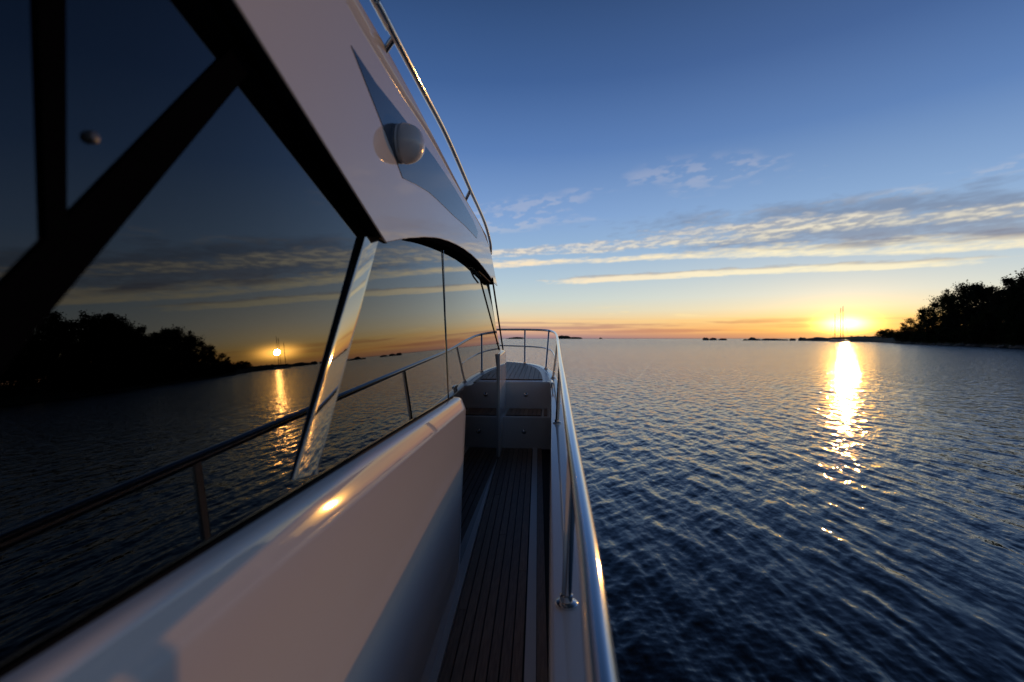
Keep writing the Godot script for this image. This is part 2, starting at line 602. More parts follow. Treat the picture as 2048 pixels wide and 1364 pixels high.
# plan of the bulwark cap's middle line: (x, d)
var plan := [[0.04, -3.2], [0.04, -1.0], [0.04, 0.0], [0.042, 1.1], [0.048, 2.2], [0.056, 3.3], [0.056, 4.3], [0.03, 5.1], [-0.035, 5.6], [-0.14, 5.95], [-0.36, 6.24], [-0.8, 6.5], [-1.35, 6.62]]
var rail_pts := [[0.03, -0.345, -3.2], [0.034, -0.345, -1.0], [0.040, -0.318, 0.0], [0.046, -0.293, 0.413], [0.053, -0.276, 0.697], [0.057, -0.241, 1.277], [0.066, -0.186, 2.2], [0.072, -0.136, 3.04], [0.088, -0.06, 4.4], [0.092, 0.0, 5.1], [0.085, 0.05, 5.65], [0.05, 0.085, 6.02], [-0.06, 0.108, 6.27], [-0.36, 0.12, 6.5], [-0.8, 0.125, 6.74], [-1.35, 0.13, 6.86]]

func mirror(p: Array) -> Array:               # port side, about x = -1.35
	var q := p.duplicate(); q[0] = -2.7 - p[0]; return q

func build_yacht():
	var y := base_node("yacht", YACHT_AT)
	tag(y, "white motor yacht with dark glazed cabin, teak decks and polished steel rails", "boat")
	build_hull(y)
	build_decks(y)
	build_cabin(y)
	build_wing(y)
	build_rails(y)
	build_interior(y)

func outline(pts: Array, y_of: Callable, off: float, steps := 6) -> Array:
	# smoothed full outline round the bow (starboard aft -> bow -> port aft), pushed outward by off
	var v := []
	for p in pts: v.append(Vector3(p[0], 0, p[1]))
	for i in range(pts.size() - 2, -1, -1): v.append(Vector3(-2.7 - pts[i][0], 0, pts[i][1]))
	var s := smooth_path(v, steps)
	var out := []
	for i in s.size():
		var t: Vector3 = (s[mini(i + 1, s.size() - 1)] - s[maxi(i - 1, 0)]).normalized()
		var p: Vector3 = s[i] + Vector3(t.z, 0, -t.x) * off
		out.append(Vector3(p.x, y_of.call(p.z), p.z))
	return out

func build_hull(y: Node3D):
	var top := outline(plan, cap_y, 0.045)
	var rows := []
	for k in 9:
		var f := k / 8.0
		var row := PackedVector3Array()
		for p in top:
			var yy := lerpf(p.y - 0.012, -HC - 0.35, f)
			var inward := 0.10 * f + 0.25 * f * f
			var c := Vector3(-1.35, 0, minf(p.z, 3.5))
			var q: Vector3 = p
			var to := Vector3(c.x - p.x, 0, c.z - p.z)
			q += to.normalized() * inward * (1.0 + 1.6 * smoothstep(4.0, 6.6, p.z))
			row.append(V(q.x, yy, q.z))
		rows.append(row)
	loft(rows)
	fan_strip(rows, true)
	commit("hull", y, mats.hull, 50.0)
	# bulwark: rounded cap, inner face
	var prof := [[-0.040, -0.62], [-0.041, -0.03], [-0.040, -0.012], [-0.036, -0.004], [-0.028, 0.0], [0.030, 0.0], [0.040, -0.004], [0.0455, -0.012], [0.047, -0.022], [0.047, -0.05], [0.043, -0.054]]
	rows = []
	var mids := outline(plan, cap_y, 0.0)
	for q in prof:
		var row := PackedVector3Array()
		for i in mids.size():
			var t: Vector3 = (mids[mini(i + 1, mids.size() - 1)] - mids[maxi(i - 1, 0)])
			t.y = 0; t = t.normalized()
			var p: Vector3 = mids[i] + Vector3(t.z, 0, -t.x) * q[0]
			var drop: float = q[1]
			if drop < -0.3: drop = lerpf(-0.62, -0.12, smoothstep(4.4, 4.9, mids[i].z))
			row.append(V(p.x, cap_y(mids[i].z) + drop, p.z))
		rows.append(row)
	loft(rows)
	commit("bulwark", y, mats.gelcoat, 32.0)
	# rubbing strake
	var st := []
	for p in outline(plan, cap_y, 0.052): st.append(V(p.x, p.y - 0.16, p.z))
	tube(st, 0.022, 10)
	commit("rubbing_strake", y, mats.rubber)

func fan_strip(rows: Array, _x):              # transom
	var a := PackedVector3Array()
	for r in rows: a.append(r[0])
	var b := PackedVector3Array()
	for r in rows: b.append(r[r.size() - 1])
	loft([a, b])

func board(x0: float, x1: float, d0: float, d1: float, y_of: Callable, shift: float, up: float, thick: float, ref := 1.525):
	var p := []
	for v in [up - thick, up]:
		for c in [[x0, d0], [x1, d0], [x1, d1], [x0, d1]]:
			p.append(V(c[0] + shift * (c[1] - ref), y_of.call(c[1]) + v, c[1]))
	hexa(p)

func build_decks(y: Node3D):
	# moulded side deck
	board(-0.47, 0.02, -3.2, 4.17, deck_y, 0.0, -0.009, 0.05)
	var deck := commit("side_deck", y, mats.caulk)
	var gp := []
	for v in [-0.013, 0.012]:
		for c in [[-0.43, -3.2], [-0.3545 + 0.0232 * 4.725, -3.2], [-0.3545 - 0.0232 * 2.625, 4.15], [-0.43, 4.15]]:
			gp.append(V(c[0], deck_y(c[1]) + v, c[1]))
	hexa(gp)
	commit("gutter", deck, mats.deck_white)
	board(-0.078, -0.040, -3.2, 4.15, deck_y, -0.0215, 0.008, 0.02)
	commit("gutter", deck, mats.deck_white)
	var n := 7
	for k in n:
		var a := lerpf(-0.352, -0.081, float(k) / n)
		var b := lerpf(-0.352, -0.081, float(k + 1) / n) - 0.0045
		var joint: float = [1.9, 3.1, 0.9, 2.55, 1.3, 3.5, 2.2][k]
		board(a, b, -3.2, joint, deck_y, -0.0215, 0.0, 0.012)
		commit("plank", deck, mats.teak[k % 3])
		board(a, b, joint + 0.003, 4.15, deck_y, -0.0215, 0.0, 0.012)
		commit("plank", deck, mats.teak[(k + 1) % 3])
	board(-0.0385, -0.002, -3.2, 4.15, deck_y, -0.0215, 0.0, 0.012)
	commit("plank", deck, mats.teak[1])
	# two steps up to the foredeck
	var levels := [[4.157, -0.672, -0.98, 4.60], [4.60, -0.412, -0.80, 5.0]]
	for k in 2:
		var L = levels[k]
		var r := 0.012
		var rows := []
		for q in [[L[0], L[2]], [L[0], L[1] - r], [L[0] + r * 0.3, L[1] - r * 0.3], [L[0] + r, L[1]], [L[3] + 0.01, L[1]]]:
			rows.append(PackedVector3Array([V(-0.60, q[1], q[0]), V(0.03, q[1], q[0])]))
		loft(rows)
		var step := commit("step", y, mats.gelcoat, 60.0)
		if k == 0:
			board(-0.372, -0.062, L[0] + 0.03, L[3] - 0.02, func(_d): return L[1], 0.0, 0.003, 0.01, 0.0)
			commit("tread_bed", step, mats.caulk)
			for j in 8:
				var a := lerpf(-0.37, -0.064, j / 8.0)
				board(a, a + 0.0345, L[0] + 0.033, L[3] - 0.023, func(_d): return L[1], 0.0, 0.010, 0.008, 0.0)
				commit("plank", step, mats.teak[j % 3])
			board(-0.04, -0.012, L[0] + 0.033, L[3] - 0.023, func(_d): return L[1], 0.0, 0.010, 0.011, 0.0)
			commit("plank", step, mats.teak[0])
		# small steel courtesy lamp on the riser
		var c := V(-0.21 if k == 0 else -0.215, (L[1] + (-0.942 if k == 0 else -0.672)) * 0.5 + 0.005, L[0])
		lathe(c, Vector3(0, 0, 1), [[0.021, 0.0], [0.021, 0.004], [0.017, 0.008], [0.010, 0.014], [0.004, 0.017], [0.0, 0.0175]], 20)
		commit("step_lamp", step, mats.steel)
	# foredeck: moulded white surface, planks clipped to an inset of the plan
	var edge := outline(plan, fore_y, -0.035)
	var ring := PackedVector2Array()
	for p in edge:
		if p.z >= 4.6: ring.append(Vector2(p.x, p.z))
	ring.append(Vector2(-2.7, 4.62)); ring.append(Vector2(0.0, 4.62))
	sheet(ring, fore_y, -0.004, 0.05)
	var fd := commit("foredeck", y, mats.deck_white)
	var inner := PackedVector2Array()
	for p in outline(plan, fore_y, -0.105):
		if p.z >= 4.66: inner.append(Vector2(p.x, p.z))
	var lid := PackedVector2Array(inner)
	sheet(lid, fore_y, 0.001, 0.006)
	commit("caulking", fd, mats.caulk)
	var k := 0
	var x := -0.052
	while x > -2.66:
		var strip := PackedVector2Array([Vector2(x, 4.4), Vector2(x, 7.2), Vector2(x - 0.0455, 7.2), Vector2(x - 0.0455, 4.4)])
		for poly in Geometry2D.intersect_polygons(strip, inner):
			sheet(poly, fore_y, 0.006, 0.006)
			commit("plank", fd, mats.teak[(k * 2 + k / 3) % 3])
		x -= 0.0495
		k += 1

func sheet(poly: PackedVector2Array, y_of: Callable, up: float, thick: float):
	var idx := Geometry2D.triangulate_polygon(poly)
	var p := func(i, u): return V(poly[i].x, y_of.call(poly[i].y) + u, poly[i].y)
	for i in range(0, idx.size(), 3):
		tri(p.call(idx[i], up), p.call(idx[i + 1], up), p.call(idx[i + 2], up))
		tri(p.call(idx[i], up - thick), p.call(idx[i + 2], up - thick), p.call(idx[i + 1], up - thick))
	for i in poly.size():
		var j := (i + 1) % poly.size()
		quad(p.call(i, up), p.call(j, up), p.call(j, up - thick), p.call(i, up - thick))

func lathe(at: Vector3, axis: Vector3, prof: Array, sides := 24):   # prof: [radius, height along axis]
	axis = axis.normalized()
	var u := axis.cross(Vector3.UP)
	if u.length() < 0.1: u = axis.cross(Vector3.RIGHT)
	u = u.normalized()
	var v := u.cross(axis)
	var rows := []
	for q in prof:
		var row := PackedVector3Array()
		for k in sides:
			var a := TAU * k / sides
			row.append(at + axis * q[1] + (u * cos(a) + v * sin(a)) * maxf(q[0], 0.0001))
		rows.append(row)
	loft(rows, true)

func build_cabin(y: Node3D):
	# white coaming below the side window: narrow top, 20 degree shoulder that mirrors the sun, long flat side
	var prof := [[-0.43, -0.249], [-0.398, -0.250], [-0.388, -0.251], [-0.381, -0.2535], [-0.3765, -0.2575], [-0.374, -0.2625], [-0.3612, -0.2978], [-0.3602, -0.3015], [-0.3596, -0.3055], [-0.3595, -0.31], [-0.366, -0.75], [-0.3745, -1.35]]
	var rows := []
	for s in [[-3.2, 0.0, 0.0], [0.0, 0.0, 0.0], [1.0, 0.0, 0.0], [2.02, 0.0, 0.0], [2.08, 0.002, 0.004], [2.125, 0.006, 0.013], [2.155, 0.012, 0.026], [2.175, 0.021, 0.041], [2.186, 0.031, 0.052], [2.188, 0.07, 0.058]]:
		var row := PackedVector3Array()
		for q in prof:
			var taper := -0.0232 * maxf(s[0] - 1.2, 0.0) * smoothstep(-0.3, -1.1, q[1])
			row.append(V(maxf(q[0] - s[1], -0.43) + taper, q[1] - s[2] * smoothstep(-0.9, -0.25, q[1]), s[0]))
		rows.append(row)
	loft(rows)
	commit("coaming", y, mats.gelcoat, 30.0)
	# black rubber bead between coaming and glass
	tube([V(-0.404, -0.2495, -3.0), V(-0.404, -0.2495, 2.02)], 0.0035, 10)
	commit("window_seal", y, mats.rubber)
	# glass: four panes in one plane
	var back := Vector3(-0.006, 0, 0)
	var gp := func(d, yy): return V(glass_x(yy), yy, d)
	# rear pane, centre pane, front pane of the cabin window, sliding door
	var split := on_glass(470, 130); var split2 := on_glass(0, 640)
	var dir := (split - split2)
	var s_lo: float = split2.z + dir.z / dir.y * (-0.25 - split2.y)
	var s_hi: float = split2.z + dir.z / dir.y * (0.56 - split2.y)
	plate([gp.call(-3.0, -0.249), gp.call(s_lo - 0.002, -0.249), gp.call(s_hi - 0.002, 0.56), gp.call(-3.0, 0.56)], back)
	commit("window_pane", y, mats.glass)
	var t1 := on_glass(735, 472); var t2 := on_glass(612, 955)
	var dd := (t1.z - t2.z) / (t1.y - t2.y)
	var p_lo: float = t2.z + dd * (-0.249 - t2.y)
	var p_hi: float = t2.z + dd * (0.56 - t2.y)
	plate([gp.call(s_lo + 0.002, -0.249), gp.call(p_lo - 0.002, -0.249), gp.call(p_hi - 0.002, 0.56), gp.call(s_hi + 0.002, 0.56)], back)
	commit("window_pane", y, mats.glass)
	var j1 := on_glass(884, 480); var j2 := on_glass(897, 800)
	plate([gp.call(p_lo + 0.002, -0.249), gp.call(j2.z - 0.003, -0.249), gp.call(j1.z - 0.003, 0.56), gp.call(p_hi + 0.002, 0.56)], back)
	commit("window_pane", y, mats.glass)
	var door := plate_node("sliding_door", y, [gp.call(j2.z + 0.003, -0.2465), gp.call(4.36, -0.2465), gp.call(3.26, 0.56), gp.call(j1.z + 0.003, 0.56)], back, mats.glass)
	plate([V(-0.4076, -0.2475, j2.z + 0.003), V(-0.4076, deck_y(2.0) + 0.0, j2.z + 0.003), V(-0.4076, deck_y(3.9) + 0.0, 3.905), V(-0.4076, -0.2475, 3.905)], back)
	commit("door_glass", door, mats.glass)
	# bright edge of the pane joint
	var jm := [V(glass_x(j1.y) + 0.001, j1.y + 0.05, j1.z + 0.0), V(glass_x(-0.25) + 0.001, -0.25, j2.z + 0.0)]
	tube(jm, 0.0022, 8)
	commit("pane_edge", door, mats.mirror_steel)
	# broad black pillar between the rear panes
	for e in [[[431, 123], [0, 564], [503, 133], [31, 700]], [[68, 0], [82, 420], [124, 0], [126, 420]]]:
		var c := []
		for q in e: c.append(on_glass(q[0], q[1]))
		var bp := []
		var foot: float = -0.249 if e[0][0] > 100 else 0.06
		for q in [[0, foot], [2, foot], [2, 0.56], [0, 0.56]]:
			var o: Vector3 = c[q[0]]
			var u: Vector3 = c[q[0] + 1] - o
			bp.append(V(glass_x(q[1]) + 0.004, q[1], o.z + u.z / u.y * (q[1] - o.y)))
		plate(bp, Vector3(-0.0035, 0, 0))
		commit("window_divider", y, mats.ceramic)
	var spot_at := on_glass(180, 275)  # small added grey button, standing in for a blurred reflection in the pane
	lathe(V(glass_x(spot_at.y), spot_at.y, spot_at.z), Vector3(1, 0.05, 0), [[0.006, 0.0], [0.006, 0.003], [0.0045, 0.006], [0.0, 0.007]], 18)
	commit("reflection_spot", y, std(lin(0.09, 0.085, 0.08), 0.35), 50.0)
	# polished steel pillar, standing upright a little proud of the leaning glass
	var pc := []
	for e in [[582, 960], [630, 947], [750, 474], [721, 474]]: pc.append(on_glass(e[0], e[1]))
	var prow := []
	for k in 11:
		var f := k / 10.0
		var row := PackedVector3Array()
		for u in [-1.06, -1.05, -1.03, -1.0, -0.75, -0.5, -0.25, 0.0, 0.25, 0.5, 0.75, 1.0, 1.03, 1.05, 1.06]:
			var lo: Vector3 = pc[0].lerp(pc[1], u * 0.5 + 0.5)
			var up: Vector3 = pc[3].lerp(pc[2], u * 0.5 + 0.5)
			var c := lo.lerp(up, f)
			var proud: float = 0.004 + 0.007 * f
			var side: float = absf(u)
			if side > 1.055: proud = -0.002
			elif side > 1.04: proud *= 0.5
			elif side > 1.01: proud *= 0.85
			else: proud += 0.0005 * (1.0 - side * side)
			row.append(V(glass_x(c.y) + proud, c.y, c.z))
		prow.append(row)
	loft(prow)
	commit("steel_pillar", y, mats.mirror_steel, 55.0)
	# door jamb and the white trunk forward of the door
	slab(V(-0.4285, deck_y(3.9) - 0.02, 3.905), V(-0.3935, -0.125, 3.95))
	commit("door_jamb", y, mats.gelcoat)
	var rows2 := []
	var tp := [[-0.394, 3.951], [-0.394, 4.2], [-0.396, 4.45], [-0.408, 4.65], [-0.44, 4.83], [-0.52, 5.0], [-0.68, 5.12], [-0.95, 5.2], [-1.35, 5.23], [-1.75, 5.2], [-2.02, 5.12], [-2.18, 5.0], [-2.26, 4.83], [-2.3, 4.6], [-2.306, 3.951]]
	var path := []
	for q in tp: path.append(Vector3(q[0], 0, q[1]))
	path = smooth_path(path, 4)
	for q in [[0.0, -1.0], [0.0, -0.16], [0.004, -0.14], [0.012, -0.128], [0.03, -0.12], [0.9, -0.10]]:
		var row := PackedVector3Array()
		for p in path:
			var to := Vector3(-1.35 - p.x, 0, minf(4.1 - p.z, 0.0))
			var m: float = minf(q[0], to.length() * 0.98)
			var o: Vector3 = p + to.normalized() * m
			row.append(V(o.x, q[1] + 0.05 * (p.z - 3.95) - 0.06 * smoothstep(4.2, 5.2, p.z), o.z))
		rows2.append(row)
	loft(rows2)
	commit("cabin_trunk", y, mats.gelcoat, 40.0)
	# raked edge of the windscreen
	var a1 := on_x(986, 566, -0.398); var a2 := on_x(1006, 699, -0.398)
	tube([W(a1 + Vector3(0, 0.03, -0.04)), W(a1), W(a2)], 0.0065, 10)
	commit("windscreen_frame", y, mats.rubber)
	var scr := [V(-0.43, 0.44, a1.z - 0.02), V(-2.27, 0.44, a1.z - 0.02), V(-2.27, -0.1, a2.z), V(-0.43, -0.1, a2.z)]
	quad(scr[0], scr[1], scr[2], scr[3])
	for i in 4: scr[i] += Vector3(0, -0.004, 0.005)
	quad(scr[3], scr[2], scr[1], scr[0])
	commit("windscreen", y, mats.glass)
	# wiper resting near the top corner
	var wv := [on_x(956, 542, -0.42), on_x(967, 552, -0.408), on_x(979, 564, -0.40)]
	tube([W(wv[0]), W(wv[1]), W(wv[2])], 0.006, 8)
	commit("wiper", y, mats.rubber)
	# closed far side, back and roof of the cabin
	slab(V(-2.36, -1.2, -3.0), V(-2.30, 0.56, 3.9))
	commit("cabin_wall", y, mats.gelcoat)
	slab(V(-2.36, -1.2, -3.06), V(-0.44, 0.56, -3.0))
	commit("cabin_wall", y, mats.gelcoat)
	slab(V(-2.30, 0.50, -3.0), V(-0.455, 0.56, 3.3))
	commit("cabin_roof", y, mats.gelcoat)

func plate_node(called: String, parent: Node, pts: Array, back: Vector3, mat: Material) -> MeshInstance3D:
	plate(pts, back)
	return commit(called, parent, mat)

func build_wing(y: Node3D):
	# moulded side of the flybridge
	var xp := -0.40
	var low := []
	for q in [[773, 485], [800, 479], [822, 476], [846, 474.5], [866, 475], [881, 477], [897, 482], [912, 488.5], [928, 497.5], [943, 508.5], [957, 522], [969, 537], [980, 552], [989, 567]]:
		low.append(on_x(q[0], q[1], xp))
	var top := []
	for q in [[995, 572], [990.5, 552], [984, 515], [973, 471], [955, 438], [934, 402], [890, 317], [824, 189], [762, 75], [718, 0]]:
		top.append(on_x(q[0], q[1], xp))
	var aft: Array = [Vector3(xp, 0.70, 0.2), Vector3(xp, 0.70, -3.0), Vector3(xp, 0.60, -3.0), Vector3(xp, 0.60, -0.4), Vector3(xp, 0.57, 0.1)]
	var e1 := on_x(470, 0, xp)
	var pts := []
	for p in low: pts.append(W(p))
	for p in top: pts.append(W(p))
	for p in aft: pts.append(W(p))
	pts.append(W(e1))
	plate(pts, Vector3(-0.004, 0, 0), 0.002)
	var wing := commit("flybridge_side", y, mats.gelcoat, 25.0)
	# slate coloured styling panel
	var dec := []
	for q in [[703, 91], [728, 129], [753, 167], [786, 208], [819, 251], [868, 314], [900, 361], [929, 409], [946, 440], [956, 463], [954, 477], [932, 453], [907, 431], [883, 407], [859, 385], [833, 369], [806, 356], [788, 308], [771, 264], [737, 178]]:
		dec.append(W(on_x(q[0], q[1], xp + 0.0015)))
	plate(dec, Vector3(-0.0012, 0, 0))
	commit("slate_panel", wing, mats.slate)
	# white domed lamp on the panel
	var c := on_x(800, 288, xp + 0.002)
	lathe(W(c), Vector3(1, 0.0, 0), [[0.051, 0.0], [0.051, 0.003], [0.050, 0.0045], [0.0495, 0.005], [0.0495, 0.007], [0.0515, 0.009], [0.0525, 0.014], [0.0515, 0.024], [0.0485, 0.035], [0.0435, 0.045], [0.036, 0.054], [0.026, 0.061], [0.014, 0.0655], [0.0, 0.067]], 36)
	commit("domed_lamp", wing, mats.lamp_white, 50.0)
	# black seal under the wing: along the rear window, and the thick lip over the door
	var g1 := on_glass(775, 487, 0.006); var g2 := on_glass(470, -2, 0.006)
	var g3 := on_glass(432, -2, 0.006); var g4 := on_glass(741, 470, 0.006)
	var ex := (g2 - g1) * 0.25
	plate([W(g1), W(g2), W(g2 + ex), W(g3 + ex), W(g3), W(g4)], Vector3(-0.02, 0, 0), 0.003)
	commit("window_seal", wing, mats.rubber, 20.0)
	var n := low.size()
	var seam := []
	for i in range(3, n): seam.append(W(low[i] + Vector3(-0.0042, 0.006, 0)))
	for i in range(n - 1, 2, -1):
		var f := float(i - 3) / (n - 4)
		seam.append(W(low[i] + Vector3(-0.0042, -0.006 - 0.05 * f * (1.0 - f) * 1.6 - 0.006 * f, -0.03 * f)))
	plate(seam, Vector3(-0.035, 0, 0))
	commit("roof_lip", wing, mats.ceramic, 20.0)
	# roof edge handrail with two posts
	var hp := []
	for q in [[700, -95, -0.375], [751, 0, -0.372], [786, 66, -0.370], [846, 180, -0.369], [894, 273, -0.372], [938, 374, -0.378], [969, 444, -0.386], [980.5, 486, -0.396], [981, 508, -0.408]]:
		hp.append(W(on_x(q[0], q[1], q[2])))
	var aftp: Vector3 = hp[0]
	hp.push_front(Vector3(aftp.x, aftp.y, aftp.z + 2.5))
	hp.push_front(Vector3(aftp.x, aftp.y, aftp.z + 3.6))
	var rail_node := pipe("roof_rail", wing, smooth_path(hp, 6), 0.0098)
	for q in [[793, 68, -0.370, 765, 108, -0.412], [940, 382, -0.380, 931, 400, -0.412]]:
		tube([W(on_x(q[0], q[1], q[2])), W(on_x(q[3], q[4], q[5]))], 0.0085, 14)
		commit("roof_rail_post", wing, mats.steel)
	rail_node.name = "roof_rail"

func pipe(called: String, parent: Node, path: Array, r: float) -> MeshInstance3D:
	tube(path, r, 20)
	return commit(called, parent, mats.steel, 50.0)

func rail_at(d: float) -> Vector3:
	for i in rail_pts.size() - 1:
		if d <= rail_pts[i + 1][2]:
			var t: float = (d - rail_pts[i][2]) / (rail_pts[i + 1][2] - rail_pts[i][2])
			return Vector3(rail_pts[i][0], rail_pts[i][1], rail_pts[i][2]).lerp(Vector3(rail_pts[i + 1][0], rail_pts[i + 1][1], rail_pts[i + 1][2]), t)
	return Vector3.ZERO

func build_rails(y: Node3D):
	var v := []
	for p in rail_pts: v.append(V(p[0], p[1], p[2]))
	for i in range(rail_pts.size() - 2, -1, -1):
		var q := mirror(rail_pts[i]); v.append(V(q[0], q[1], q[2]))
	var rail := pipe("guard_rail", y, smooth_path(v, 6), 0.0140)
	# lower rail round the bow
	var m := []
	for q in [[0.062, -0.21, 4.86], [0.063, -0.185, 5.2], [0.045, -0.155, 5.62], [0.0, -0.13, 5.9], [-0.11, -0.112, 6.12], [-0.38, -0.10, 6.36], [-0.8, -0.095, 6.61], [-1.35, -0.09, 6.73]]:
		m.append(V(q[0], q[1], q[2]))
	for i in range(m.size() - 2, -1, -1):
		m.append(Vector3(-m[i].x, m[i].y, m[i].z))
	tube(smooth_path(m, 6), 0.0085, 14)
	commit("lower_rail", rail, mats.steel, 50.0)
	# stanchions: [base x, base d, top d]
	var st := [[0.04, -2.5, -2.5], [0.04, -0.75, -0.75], [0.041, 1.13, 1.13], [0.052, 2.93, 2.93], [0.045, 4.83, 4.83], [-0.03, 5.57, 5.72], [-0.30, 6.10, 6.44]]
	for s in st:
		var top := rail_at(s[2])
		if s[1] > 6.0: top = Vector3(-0.315, 0.119, 6.475)
		elif s[1] > 5.5: top = Vector3(0.005, 0.097, 6.13)
		stanchion(rail, Vector3(s[0], cap_y(s[1]), s[1]), top)
		stanchion(rail, Vector3(-2.7 - s[0], cap_y(s[1]), s[1]), Vector3(-2.7 - top.x, top.y, top.z))
	for s in [-0.78, -1.92]:
		stanchion(rail, Vector3(s, cap_y(6.5), 6.42), Vector3(s, 0.125, 6.74))
	# steel mooring cleat on the cap, and a dark fairlead
	var cc := Vector3(0.03, cap_y(4.25), 4.25)
	tube([W(cc + Vector3(0, 0.045, -0.10)), W(cc + Vector3(0, 0.052, -0.05)), W(cc + Vector3(0, 0.052, 0.05)), W(cc + Vector3(0, 0.045, 0.10))], 0.011, 12)
	for s in [-0.035, 0.035]:
		tube([W(cc + Vector3(0, -0.002, s)), W(cc + Vector3(0, 0.05, s))], 0.012, 12)
	commit("mooring_cleat", y, mats.steel, 50.0)

func stanchion(parent: Node, b: Vector3, t: Vector3):
	tube([W(b + Vector3(0, 0.001, 0)), W(t)], 0.0118, 18, false)
	lathe(W(b), Vector3.UP, [[0.026, -0.001], [0.0265, 0.004], [0.024, 0.0065], [0.0155, 0.009], [0.0150, 0.022], [0.0118, 0.024]], 24)
	for k in 3:
		var a := TAU * k / 3.0 + 0.4
		lathe(W(b + Vector3(cos(a) * 0.020, 0.006, sin(a) * 0.020)), Vector3.UP, [[0.0035, 0.0], [0.0032, 0.0016], [0.0, 0.0024]], 10)
	commit("stanchion", parent, mats.steel, 40.0)

func build_interior(y: Node3D):
	slab(V(-2.3, -0.99, -3.0), V(-0.44, -0.95, 3.8))
	commit("cabin_floor", y, mats.dark_wood)
	slab(V(-2.2, -0.95, 3.0), V(-0.47, -0.28, 3.7))
	slab(V(-1.2, -0.28, 3.1), V(-0.55, -0.14, 3.5))
	commit("dashboard", y, mats.dark_cloth)
	for d in [1.9, -0.9]:
		slab(V(-1.2, -0.95, d), V(-0.62, -0.52, d + 0.5))
		slab(V(-1.2, -0.50, d - 0.1), V(-0.62, 0.12, d + 0.06))
		slab(V(-1.12, 0.13, d - 0.08), V(-0.70, 0.30, d + 0.03))
		commit("helm_seat", y, mats.dark_cloth)

# ---- trees and bushes
func leaf_mesh(kind: int, seed_: int) -> ArrayMesh:
	var g := RandomNumberGenerator.new()
	g.seed = seed_
	var v := PackedVector3Array(); var nn := PackedVector3Array()
	var clumps := []
	# unit tree: height 1, crown radius about 0.3
	var count: int = [46, 46, 26][kind]
	for i in count:
		var h := 0.0; var rr := 0.0
		if kind == 0:        # broad
			h = lerpf(0.07, 0.95, pow(g.randf(), 0.85)); rr = 0.27 * pow(sin(PI * clampf((h + 0.12) / 1.12, 0.0, 1.0)), 0.8) * sqrt(g.randf())
		elif kind == 1:      # tall birch
			h = lerpf(0.10, 0.97, g.randf()); rr = 0.17 * sin(PI * clampf((h + 0.02) / 1.05, 0.0, 1.0)) * sqrt(g.randf()) + 0.015
		else:                # low bush
			h = lerpf(0.15, 0.85, g.randf()); rr = 0.55 * sqrt(1.0 - h * h * 0.9) * sqrt(g.randf())
		var a := g.randf() * TAU
		var size: float = [0.078, 0.058, 0.17][kind] * g.randf_range(0.6, 1.25)
		clumps.append([Vector3(cos(a) * rr, h, sin(a) * rr), size])
	var leaves: int = [105, 85, 70][kind]
	var ls: float = [0.0125, 0.0115, 0.035][kind]
	for c in clumps:
		for k in leaves:
			var dirv := Vector3(g.randfn(), g.randfn() * 0.75, g.randfn()) * 0.62
			var p: Vector3 = c[0] + dirv * c[1]
			var u := Vector3(g.randfn(), g.randfn(), g.randfn()).normalized()
			var w := u.cross(Vector3(g.randfn(), g.randfn(), g.randfn())).normalized()
			var s := ls * g.randf_range(0.6, 1.5)
			u *= s; w *= s * 0.75
			var n := u.cross(w).normalized()
			for q in [p - u, p + w, p + u, p - u, p + u, p - w]:
				v.append(q); nn.append(-n)
	var arrays := []
	arrays.resize(Mesh.ARRAY_MAX)
	arrays[Mesh.ARRAY_VERTEX] = v
	arrays[Mesh.ARRAY_NORMAL] = nn
	var m := ArrayMesh.new()
	m.add_surface_from_arrays(Mesh.PRIMITIVE_TRIANGLES, arrays)
	m.set_meta("clumps", clumps)
	return m

func make_tree(kind: int, seed_: int) -> Node3D:
	var t := Node3D.new()
	var m := leaf_mesh(kind, seed_)
	var clumps: Array = m.get_meta("clumps")
	tube([Vector3(0, -0.05, 0), Vector3(0.004, 0.3, 0.002), Vector3(-0.006, 0.6, 0.004), Vector3(0.0, 0.9, 0)], 0.017 if kind < 2 else 0.02, 8, false, 0.003)
	for i in clumps.size():
		if i % 2 == 0:
			var c: Vector3 = clumps[i][0]
			tube([Vector3(0, c.y * 0.72, 0), Vector3(c.x * 0.5, c.y * 0.84, c.z * 0.5), c], 0.006, 5, false, 0.0015)
	commit("trunk", t, mats.bark, 60.0)
	node_of(m, "crown", t, mats.leaf[seed_ % 3])
	return t

